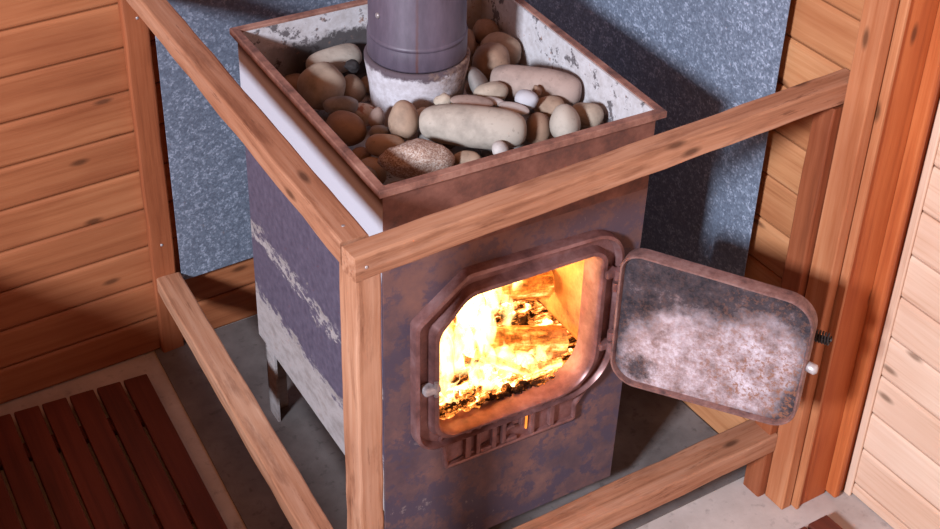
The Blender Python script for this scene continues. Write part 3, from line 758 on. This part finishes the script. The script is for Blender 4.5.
for i, sdef in enumerate(STONES):
    nm = 'stone_flake' if ('chip' in sdef[0] or 'shard' in sdef[0] or 'flake' in sdef[0] or 'sliver' in sdef[0]) else 'sauna_stone'
    make_stone(*sdef, i, 'stones heaped in the stove bin', nm)
FILL = [
    (0.3908, 0.2639, 0.8757, 0.0263, 0.0207, 0.0219, 2.9682, 'brown', 102),
    (0.2591, 0.4707, 0.8749, 0.0313, 0.028, 0.0263, 1.5341, 'tan', 104),
    (0.345, 0.5543, 0.874, 0.0337, 0.0289, 0.0255, 1.0878, 'grey', 105),
    (0.6616, 0.2719, 0.8672, 0.0281, 0.0227, 0.0192, 1.878, 'grey', 106),
    (0.6559, 0.5908, 0.8772, 0.0256, 0.0247, 0.0216, 2.578, 'grey', 107),
    (0.519, 0.5403, 0.8673, 0.0267, 0.0208, 0.0192, 0.2065, 'brown', 108),
    (0.4887, 0.2668, 0.891, 0.0295, 0.0222, 0.0208, 0.1862, 'grey', 114),
    (0.5036, 0.4196, 0.871, 0.0273, 0.0229, 0.0227, 1.8271, 'grey', 115),
    (0.2703, 0.2578, 0.9026, 0.0282, 0.024, 0.0234, 3.0594, 'tan', 122),
    (0.2066, 0.5244, 0.8976, 0.0296, 0.0295, 0.0231, 2.9864, 'grey', 123),
    (0.6121, 0.7606, 0.8696, 0.0292, 0.0223, 0.0199, 0.1545, 'tan', 129),
    (0.4486, 0.4414, 0.8692, 0.0337, 0.0325, 0.021, 1.089, 'grey', 130),
    (0.6988, 0.5079, 0.8666, 0.0279, 0.023, 0.0186, 0.0108, 'grey', 131),
    (0.4088, 0.5063, 0.8989, 0.0294, 0.0271, 0.0181, 1.1601, 'grey', 134),
    (0.608, 0.6778, 0.8664, 0.0251, 0.0208, 0.0184, 0.7315, 'tan', 136),
    (0.6434, 0.3607, 0.863, 0.0244, 0.0189, 0.0153, 2.6088, 'brown', 137),
    (0.5757, 0.8064, 0.8662, 0.0291, 0.027, 0.0182, 1.0052, 'grey', 139),
    (0.6658, 0.6595, 0.8692, 0.0282, 0.0251, 0.021, 1.2433, 'brown', 142),
    (0.2368, 0.7263, 0.8644, 0.0257, 0.0196, 0.0166, 0.8189, 'tan', 150),
    (0.2207, 0.4287, 0.8955, 0.0293, 0.0268, 0.0213, 2.0021, 'grey', 155),
    (0.5275, 0.3276, 0.8784, 0.0303, 0.0241, 0.0249, 1.0277, 'grey', 156),
    (0.375, 0.4118, 0.8732, 0.0315, 0.0279, 0.0248, 2.7049, 'brown', 158),
    (0.3293, 0.3138, 0.8652, 0.0275, 0.0265, 0.0173, 2.4148, 'grey', 160),
    (0.5351, 0.4858, 0.8711, 0.0251, 0.0232, 0.0186, 1.8845, 'tan', 161),
    (0.4996, 0.8019, 0.8996, 0.0309, 0.0242, 0.0252, 1.0651, 'brown', 168),
    (0.5798, 0.5412, 0.872, 0.0333, 0.0322, 0.0236, 0.1324, 'brown', 169),
    (0.3979, 0.3543, 0.8645, 0.026, 0.0208, 0.0167, 0.3412, 'brown', 173),
    (0.6872, 0.3842, 0.8649, 0.028, 0.0238, 0.017, 1.4712, 'brown', 175),
    (0.2637, 0.8363, 0.8743, 0.0309, 0.0307, 0.0258, 0.8913, 'brown', 187),
    (0.5923, 0.6116, 0.8852, 0.0262, 0.0233, 0.0185, 0.5833, 'brown', 188),
    (0.5738, 0.4178, 0.8657, 0.0292, 0.0266, 0.0178, 1.0688, 'grey', 197),
    (0.4187, 0.791, 0.8643, 0.026, 0.0246, 0.0165, 0.6374, 'tan', 198),
    (0.191, 0.8354, 0.882, 0.0255, 0.0193, 0.0213, 2.9935, 'tan', 202),
    (0.6186, 0.3149, 0.8805, 0.0269, 0.0207, 0.0171, 0.8632, 'tan', 208),
    (0.4622, 0.5155, 0.8757, 0.0293, 0.0284, 0.0248, 1.319, 'grey', 228),
    (0.2815, 0.4029, 0.865, 0.0246, 0.0209, 0.0171, 2.1518, 'tan', 245),
    (0.5944, 0.4856, 0.8635, 0.0254, 0.0191, 0.0158, 3.0815, 'grey', 266),
    (0.226, 0.6576, 0.8713, 0.0284, 0.0226, 0.0229, 0.0212, 'tan', 267),
    (0.3175, 0.8005, 0.8661, 0.0252, 0.0221, 0.0182, 0.0359, 'tan', 274),
    (0.5843, 0.2733, 0.8724, 0.0293, 0.023, 0.024, 2.6196, 'grey', 284),
    (0.3532, 0.4824, 0.8804, 0.0265, 0.02, 0.0222, 0.2658, 'tan', 289),
    (0.1976, 0.6154, 0.87, 0.024, 0.0194, 0.0164, 1.9865, 'grey', 301),
    (0.6842, 0.7902, 0.8681, 0.0256, 0.0247, 0.02, 3.0733, 'brown', 312),
    (0.686, 0.7258, 0.8648, 0.0282, 0.0237, 0.017, 0.1363, 'grey', 320),
    (0.6192, 0.8396, 0.8888, 0.0328, 0.026, 0.0265, 0.6398, 'grey', 325),
    (0.5368, 0.7552, 0.8675, 0.0249, 0.0191, 0.0194, 0.5705, 'grey', 339),
    (0.2007, 0.7722, 0.8941, 0.0312, 0.025, 0.0221, 0.9046, 'brown', 357),
    (0.6778, 0.456, 0.8681, 0.0285, 0.0253, 0.02, 2.6726, 'brown', 365),
    (0.242, 0.3217, 0.8829, 0.0242, 0.0208, 0.0178, 0.7963, 'grey', 416),
    (0.6898, 0.3223, 0.8958, 0.0247, 0.0233, 0.0203, 0.4379, 'grey', 444),
    (0.2026, 0.2772, 0.8643, 0.0244, 0.0211, 0.0165, 1.2963, 'brown', 511),
    (0.4685, 0.337, 0.8832, 0.0312, 0.0298, 0.0214, 2.0559, 'brown', 571),
    (0.6343, 0.4257, 0.8744, 0.0326, 0.0258, 0.0258, 2.1308, 'tan', 670),
    (0.2043, 0.2629, 0.8967, 0.0254, 0.0218, 0.0165, 0.2133, 'brown', 750),
    (0.3873, 0.3165, 0.8886, 0.025, 0.0235, 0.0163, 1.8834, 'tan', 797),
    (0.694, 0.5591, 0.8694, 0.025, 0.0207, 0.0181, 1.1438, 'brown', 949),
    (0.192, 0.4554, 0.8648, 0.0255, 0.0217, 0.017, 1.5057, 'tan', 1040),
    (0.6943, 0.8374, 0.8794, 0.0258, 0.0227, 0.0177, 2.6372, 'tan', 1060),
    (0.4114, 0.5016, 0.8644, 0.0246, 0.0192, 0.0166, 0.917, 'brown', 1077),
    (0.308, 0.7061, 0.8632, 0.025, 0.0239, 0.0155, 0.2209, 'tan', 1098),
]

for j, (x, y, z, a, b, c, rz, kind, seed) in enumerate(FILL):
    make_stone('dull stone mostly buried at the bottom of the stone pile', x, y, z, a, b, c, rz, 0, 'round', kind, seed, 'buried stones at the bottom of the bin')

# ------------------------------------------------------------------ fire
def burning(name, base, glow, lo, hi, strength, scale=16):
    t = NT(name); c = t.coords()
    n = t.noise(t.mapping(c, (0.5, 2.2, 2.2)), scale, 5, 0.7); n2 = t.noise(c, scale*3, 4, 0.7)
    g = t.ramp(t.math('ADD', t.math('MULTIPLY', n, 0.7), t.math('MULTIPLY', n2, 0.3)), [(lo, 0.0), (hi, 1.0)])
    col = t.ramp(n2, [(0.35, tuple(v*0.35 for v in base)), (0.6, base)])
    em = t.ramp(g, [(0.0, (0.05, 0.01, 0.0)), (0.5, glow), (1.0, (1.0, 0.72, 0.30))])
    t.bsdf(col, 0.9, 0, t.bump(n2, 0.4, 0.002), 0.1, em, t.math('MULTIPLY', g, strength))
    return t.m
LOGM = burning('burning_split_log', srgb(196, 138, 84), (1.0, 0.34, 0.05), 0.44, 0.66, 2.0)
STICKM = burning('burning_kindling', srgb(206, 148, 88), (1.0, 0.42, 0.08), 0.40, 0.6, 2.5)
EMBERM = burning('glowing_embers', srgb(56, 34, 24), (1.0, 0.25, 0.04), 0.46, 0.60, 5.0, 14)
def log(name, p0, p1, w_, h_, label, mat, seed, roll=0.3):
    P0, P1 = S(*p0), S(*p1); d = P1-P0; L = d.length
    bm = bmesh.new(); n = 14; rr = random.Random(seed)
    sec = [(-w_*0.5, -h_*0.40), (w_*0.1, -h_*0.5), (w_*0.5, -h_*0.30), (w_*0.46, h_*0.22), (w_*0.05, h_*0.5), (-w_*0.42, h_*0.34)]
    q = fillet(sec, [min(w_, h_)*0.06]*6, 2)
    loops = []
    for i in range(n+1):
        x = L*(i/n-0.5)
        loops.append([Vector((x, v.x*(1+0.12*noise.noise((x*10, v.x*30, seed))) + 0.003*noise.noise((x*40, seed, v.y*90)), v.y*(1+0.12*noise.noise((x*9, v.y*30, seed+5))))) for v in q])
    rings = loft(bm, loops); bm.faces.new(rings[0]); bm.faces.new(rings[-1])
    o = obj(name, bm, mat)
    X = d.normalized(); up = Vector((0, 0, 1)); Y = up.cross(X).normalized(); Z = X.cross(Y)
    M = (Matrix((X, Y, Z)).transposed() @ Matrix.Rotation(roll, 3, 'X')).to_4x4(); M.translation = (P0+P1)/2
    o.matrix_world = M
    return tag(o, label, 'firewood', 'burning firewood')
log('firewood_log', (0.27, 0.44, 0.476), (0.642, 0.335, 0.414), 0.066, 0.066, 'split log with a pale cut end lying across the middle of the fire', LOGM, 1, 0.2)
log('firewood_log', (0.27, 0.56, 0.530), (0.675, 0.450, 0.482), 0.070, 0.062, 'upper charred split log at the back of the fire', LOGM, 2, 0.7)
log('firewood_log', (0.26, 0.66, 0.420), (0.66, 0.56, 0.410), 0.085, 0.080, 'thick burning log under the back of the fire', LOGM, 3, 0.4)
log('kindling_stick', (0.43, 0.345, 0.455), (0.53, 0.285, 0.400), 0.020, 0.018, 'thin kindling stick slanting down in front of the split log', STICKM, 4)
log('kindling_stick', (0.535, 0.30, 0.402), (0.61, 0.29, 0.400), 0.018, 0.018, 'short kindling stick at the lower right of the embers', STICKM, 5)
# ember bed: a heap of small coals, nobody could count them
bm = bmesh.new(); rr = random.Random(9)
for k in range(620):
    x = rr.uniform(0.235, 0.665); y = 0.2505 + 0.47*rr.random()**1.4
    if k < 110: x = 0.24 + 0.42*k/110; y = 0.2505
    hgt = 0.046 + 0.026*math.exp(-((x-0.33)/0.12)**2) + 0.012*rr.random()
    z = lz0 + hgt*(0.75+0.25*rr.random())
    s_ = rr.uniform(0.006, 0.016)
    r_ = bmesh.ops.create_icosphere(bm, subdivisions=1, radius=s_)
    M = Matrix.Translation((x, y, z+s_*0.3)) @ Matrix.Rotation(rr.uniform(0, 6), 4, Vector((rr.random(), rr.random(), rr.random()+.1)).normalized()) @ Matrix.Diagonal((1.0, rr.uniform(0.5, 0.9), rr.uniform(0.5, 0.9), 1))
    bmesh.ops.transform(bm, matrix=M, verts=r_['verts'])
# base slab the coals lie in
box(bm, (lx0+0.002, ly0+0.006, lz0+0.0005), (lx1-0.002, ly1-0.004, lz0+0.045), 0.006, 2)
bmesh.ops.transform(bm, matrix=Matrix.Rotation(TH, 4, 'Z'), verts=bm.verts[:])
e_ = obj('ember_bed', bm, EMBERM); tag(e_, 'bed of glowing and black embers under the burning logs', 'embers', None, 'stuff')
# flames
def flame_mat():
    t = NT('flame'); c = t.coords(); x, y, z = t.sep(c)
    n = t.noise(t.mapping(c, (34, 34, 13)), 1.0, 4, 0.6, 1.2)
    g = t.ramp(n, [(0.42, 0.0), (0.60, 1.0)])
    col = t.ramp(t.math('MULTIPLY', t.math('SUBTRACT', z, 0.38), 2.4), [(0.0, (1.0, 0.62, 0.22)), (0.5, (1.0, 0.60, 0.20)), (1.0, (1.0, 0.50, 0.12))])
    em = t.n('ShaderNodeEmission'); t.l(col, em.inputs[0]); t.l(t.math('MULTIPLY', g, 130.0), em.inputs[1])
    t.l(em.outputs[0], t.out.inputs['Volume'])
    return t.m
FL = flame_mat()
def flame_tongue(bm, x, y, z, h, r, lean, seed):
    n = 12; m = 14
    pts = []; rad = []
    for i in range(m+1):
        s_ = i/m
        pts.append(Vector((x + lean*s_*s_ + 0.35*r*math.sin(seed+s_*5), y + 0.25*r*math.cos(seed*1.7+s_*4), z + h*s_)))
        rad.append(max(0.0015, r*(math.sin(PI*min(1, (s_*0.8+0.18)))**0.9)*(1-s_)**0.45*1.25))
    tube(bm, pts, r, n, True, rad)
bm = bmesh.new(); rr = random.Random(21)
spec = [(0.58, 0.66, 0.42, 0.32, 0.05), (0.56, 0.44, 0.52, 0.20, 0.03), (0.60, 0.57, 0.42, 0.30, 0.04), (0.60, 0.52, 0.42, 0.24, 0.03), (0.57, 0.54, 0.44, 0.26, 0.035), (0.53, 0.55, 0.44, 0.28, 0.045), (0.47, 0.32, 0.385, 0.10, 0.03), (0.52, 0.30, 0.385, 0.08, 0.028), (0.57, 0.315, 0.385, 0.07, 0.024), (0.60, 0.33, 0.385, 0.06, 0.018), (0.42, 0.31, 0.385, 0.11, 0.03), (0.63, 0.66, 0.46, 0.28, 0.04), (0.57, 0.60, 0.52, 0.22, 0.035), (0.54, 0.40, 0.45, 0.10, 0.02), (0.30, 0.33, 0.40, 0.22, 0.03), (0.35, 0.34, 0.42, 0.26, 0.04), (0.40, 0.34, 0.43, 0.22, 0.035), (0.45, 0.36, 0.46, 0.17, 0.03), (0.50, 0.42, 0.49, 0.20, 0.032), (0.47, 0.48, 0.50, 0.24, 0.045), (0.55, 0.47, 0.52, 0.18, 0.026), (0.50, 0.33, 0.385, 0.08, 0.03), (0.55, 0.35, 0.385, 0.06, 0.022), (0.44, 0.30, 0.385, 0.07, 0.022), (0.60, 0.62, 0.44, 0.26, 0.04), (0.29, 0.52, 0.42, 0.32, 0.05), (0.31, 0.70, 0.42, 0.33, 0.055), (0.40, 0.70, 0.42, 0.33, 0.055), (0.50, 0.69, 0.42, 0.32, 0.055), (0.59, 0.69, 0.42, 0.30, 0.05), (0.36, 0.46, 0.50, 0.20, 0.04), (0.41, 0.45, 0.53, 0.20, 0.035), (0.30, 0.34, 0.40, 0.20, 0.040), (0.345, 0.42, 0.42, 0.27, 0.045), (0.30, 0.47, 0.44, 0.30, 0.05), (0.40, 0.50, 0.45, 0.30, 0.05), (0.37, 0.36, 0.39, 0.16, 0.032), (0.44, 0.40, 0.48, 0.22, 0.035),
        (0.46, 0.56, 0.46, 0.30, 0.05), (0.52, 0.50, 0.52, 0.23, 0.036), (0.54, 0.60, 0.46, 0.28, 0.05), (0.60, 0.53, 0.50, 0.20, 0.026), (0.34, 0.60, 0.45, 0.29, 0.055), (0.43, 0.33, 0.40, 0.12, 0.026), (0.52, 0.36, 0.40, 0.07, 0.024), (0.28, 0.40, 0.40, 0.26, 0.03), (0.62, 0.62, 0.45, 0.24, 0.04), (0.33, 0.30, 0.385, 0.10, 0.026)]
for k, (x, y, z, h_, r_) in enumerate(spec):
    flame_tongue(bm, x, y, z, h_, r_, rr.uniform(-0.03, 0.03), k*1.9)
bmesh.ops.transform(bm, matrix=Matrix.Rotation(TH, 4, 'Z'), verts=bm.verts[:])
f_ = obj('flames', bm, FL, None, True); tag(f_, 'bright yellow flames filling the open firebox', 'fire', None, 'stuff')

# ------------------------------------------------------------------ duckboards
duck = empty('duckboard', (-0.250, 0.785, 0), math.radians(-5.2))
tag(duck, 'dark red-brown slatted wooden duckboard on the floor by the left wall', 'duckboard')
def duck_mesh(n, pitch, L, x_right):
    bm = bmesh.new()
    for k in range(n):
        x1 = x_right - k*pitch
        box(bm, (-L/2, -(x1)-0.0, 0.018), (L/2, -(x1-pitch+0.007), 0.034), 0.003, 2)
    return bm
c7, s7 = math.cos(math.radians(-6.8)), math.sin(math.radians(-6.8))
bm = bmesh.new()
Lk = 0.95
# local y runs along the slats: far ends at y = 1.10 in the room
for k in range(8):
    xr = 0.2235 - k*0.0662
    box(bm, (xr-0.0585, 0.322-Lk, 0.018), (xr, 0.322, 0.034), 0.003, 2)
bmesh.ops.rotate(bm, verts=bm.verts[:], cent=(0, 0, 0), matrix=Matrix.Rotation(-PI/2, 3, 'Z'))
obj('slat_deck', bm, DUCK, duck, rot=(0, 0, PI/2))
for yy in (0.20, -0.15, -0.5):
    bm = bmesh.new(); box(bm, (-0.295, yy-0.025, 0.0), (0.21, yy+0.025, 0.0185), 0.002, 1); obj('crossbar', bm, DUCK, duck)
duck2 = empty('duckboard', (0.98, -0.42, 0), 0.0)
tag(duck2, 'corner of a reddish duckboard on the floor below the jamb boards', 'duckboard')
bm = bmesh.new()
for k in range(4):
    xr = 0.121 - k*0.066
    box(bm, (-0.29, -(xr), 0.018), (0.285, -(xr-0.056), 0.034), 0.003, 2)
obj('slat_deck', bm, DUCK, duck2, rot=(0, 0, PI/2))
for yy in (0.24, -0.2):
    bm = bmesh.new(); box(bm, (-0.14, yy-0.025, 0.0), (0.135, yy+0.025, 0.0185), 0.002, 1); obj('crossbar', bm, CASING, duck2)

# ------------------------------------------------------------------ light
def area(name, loc, target, size, power, color):
    L = bpy.data.lights.new(name, 'AREA'); L.shape = 'RECTANGLE'; L.size = size[0]; L.size_y = size[1]; L.energy = power; L.color = color
    o = bpy.data.objects.new(name, L); o.location = loc
    o.rotation_euler = (Vector(target)-Vector(loc)).to_track_quat('-Z', 'Y').to_euler()
    COL.objects.link(o); return o
KD = Vector((-0.815, -0.375, 0.44)).normalized(); KT = Vector((0.75, 0.30, 0.55))
area('window_daylight', KT + KD*6.0, KT, (0.60, 0.66), 540, (0.84, 0.90, 1.0))
area('doorway_daylight', (0.25, -2.9, 1.15), (0.25, 1.0, 0.6), (0.35, 0.35), 5, (1.0, 0.93, 0.86))
pl_ = bpy.data.lights.new('fire_glow', 'POINT'); pl_.energy = 13; pl_.color = (1.0, 0.52, 0.16); pl_.shadow_soft_size = 0.06
po = bpy.data.objects.new('fire_glow', pl_); po.location = S(0.42, 0.58, 0.53); COL.objects.link(po)
w_ = bpy.data.worlds.new('room_glow'); scene.world = w_; w_.use_nodes = True
bg = w_.node_tree.nodes['Background']; bg.inputs[0].default_value = (1.0, 0.36, 0.13, 1); bg.inputs[1].default_value = 0.42

# ------------------------------------------------------------------ camera
cam = bpy.data.cameras.new('camera'); co_ = bpy.data.objects.new('camera', cam); COL.objects.link(co_)
F_ = Vector((0.44898, 0.66960, -0.59166)); R_ = Vector((0.84100, -0.54038, 0.02662)); U_ = Vector((0.30189, 0.50954, 0.80575))
M = Matrix((R_, U_, -F_)).transposed().to_4x4(); M.translation = Vector((-0.88599, -1.64076, 2.42004))
co_.matrix_world = M
cam.sensor_fit = 'HORIZONTAL'; cam.sensor_width = 36.0; cam.lens = 36.0*1488.52/940.0; cam.clip_start = 0.05
scene.camera = co_
scene.view_settings.view_transform = 'Standard'; scene.view_settings.look = 'None'; scene.view_settings.gamma = 1.0; scene.view_settings.exposure = 0.0
scene.view_settings.use_curve_mapping = False
try:
    scene.cycles.use_denoising = True; scene.cycles.max_bounces = 8; scene.cycles.transparent_max_bounces = 24; scene.cycles.sample_clamp_indirect = 6.0
except Exception: pass
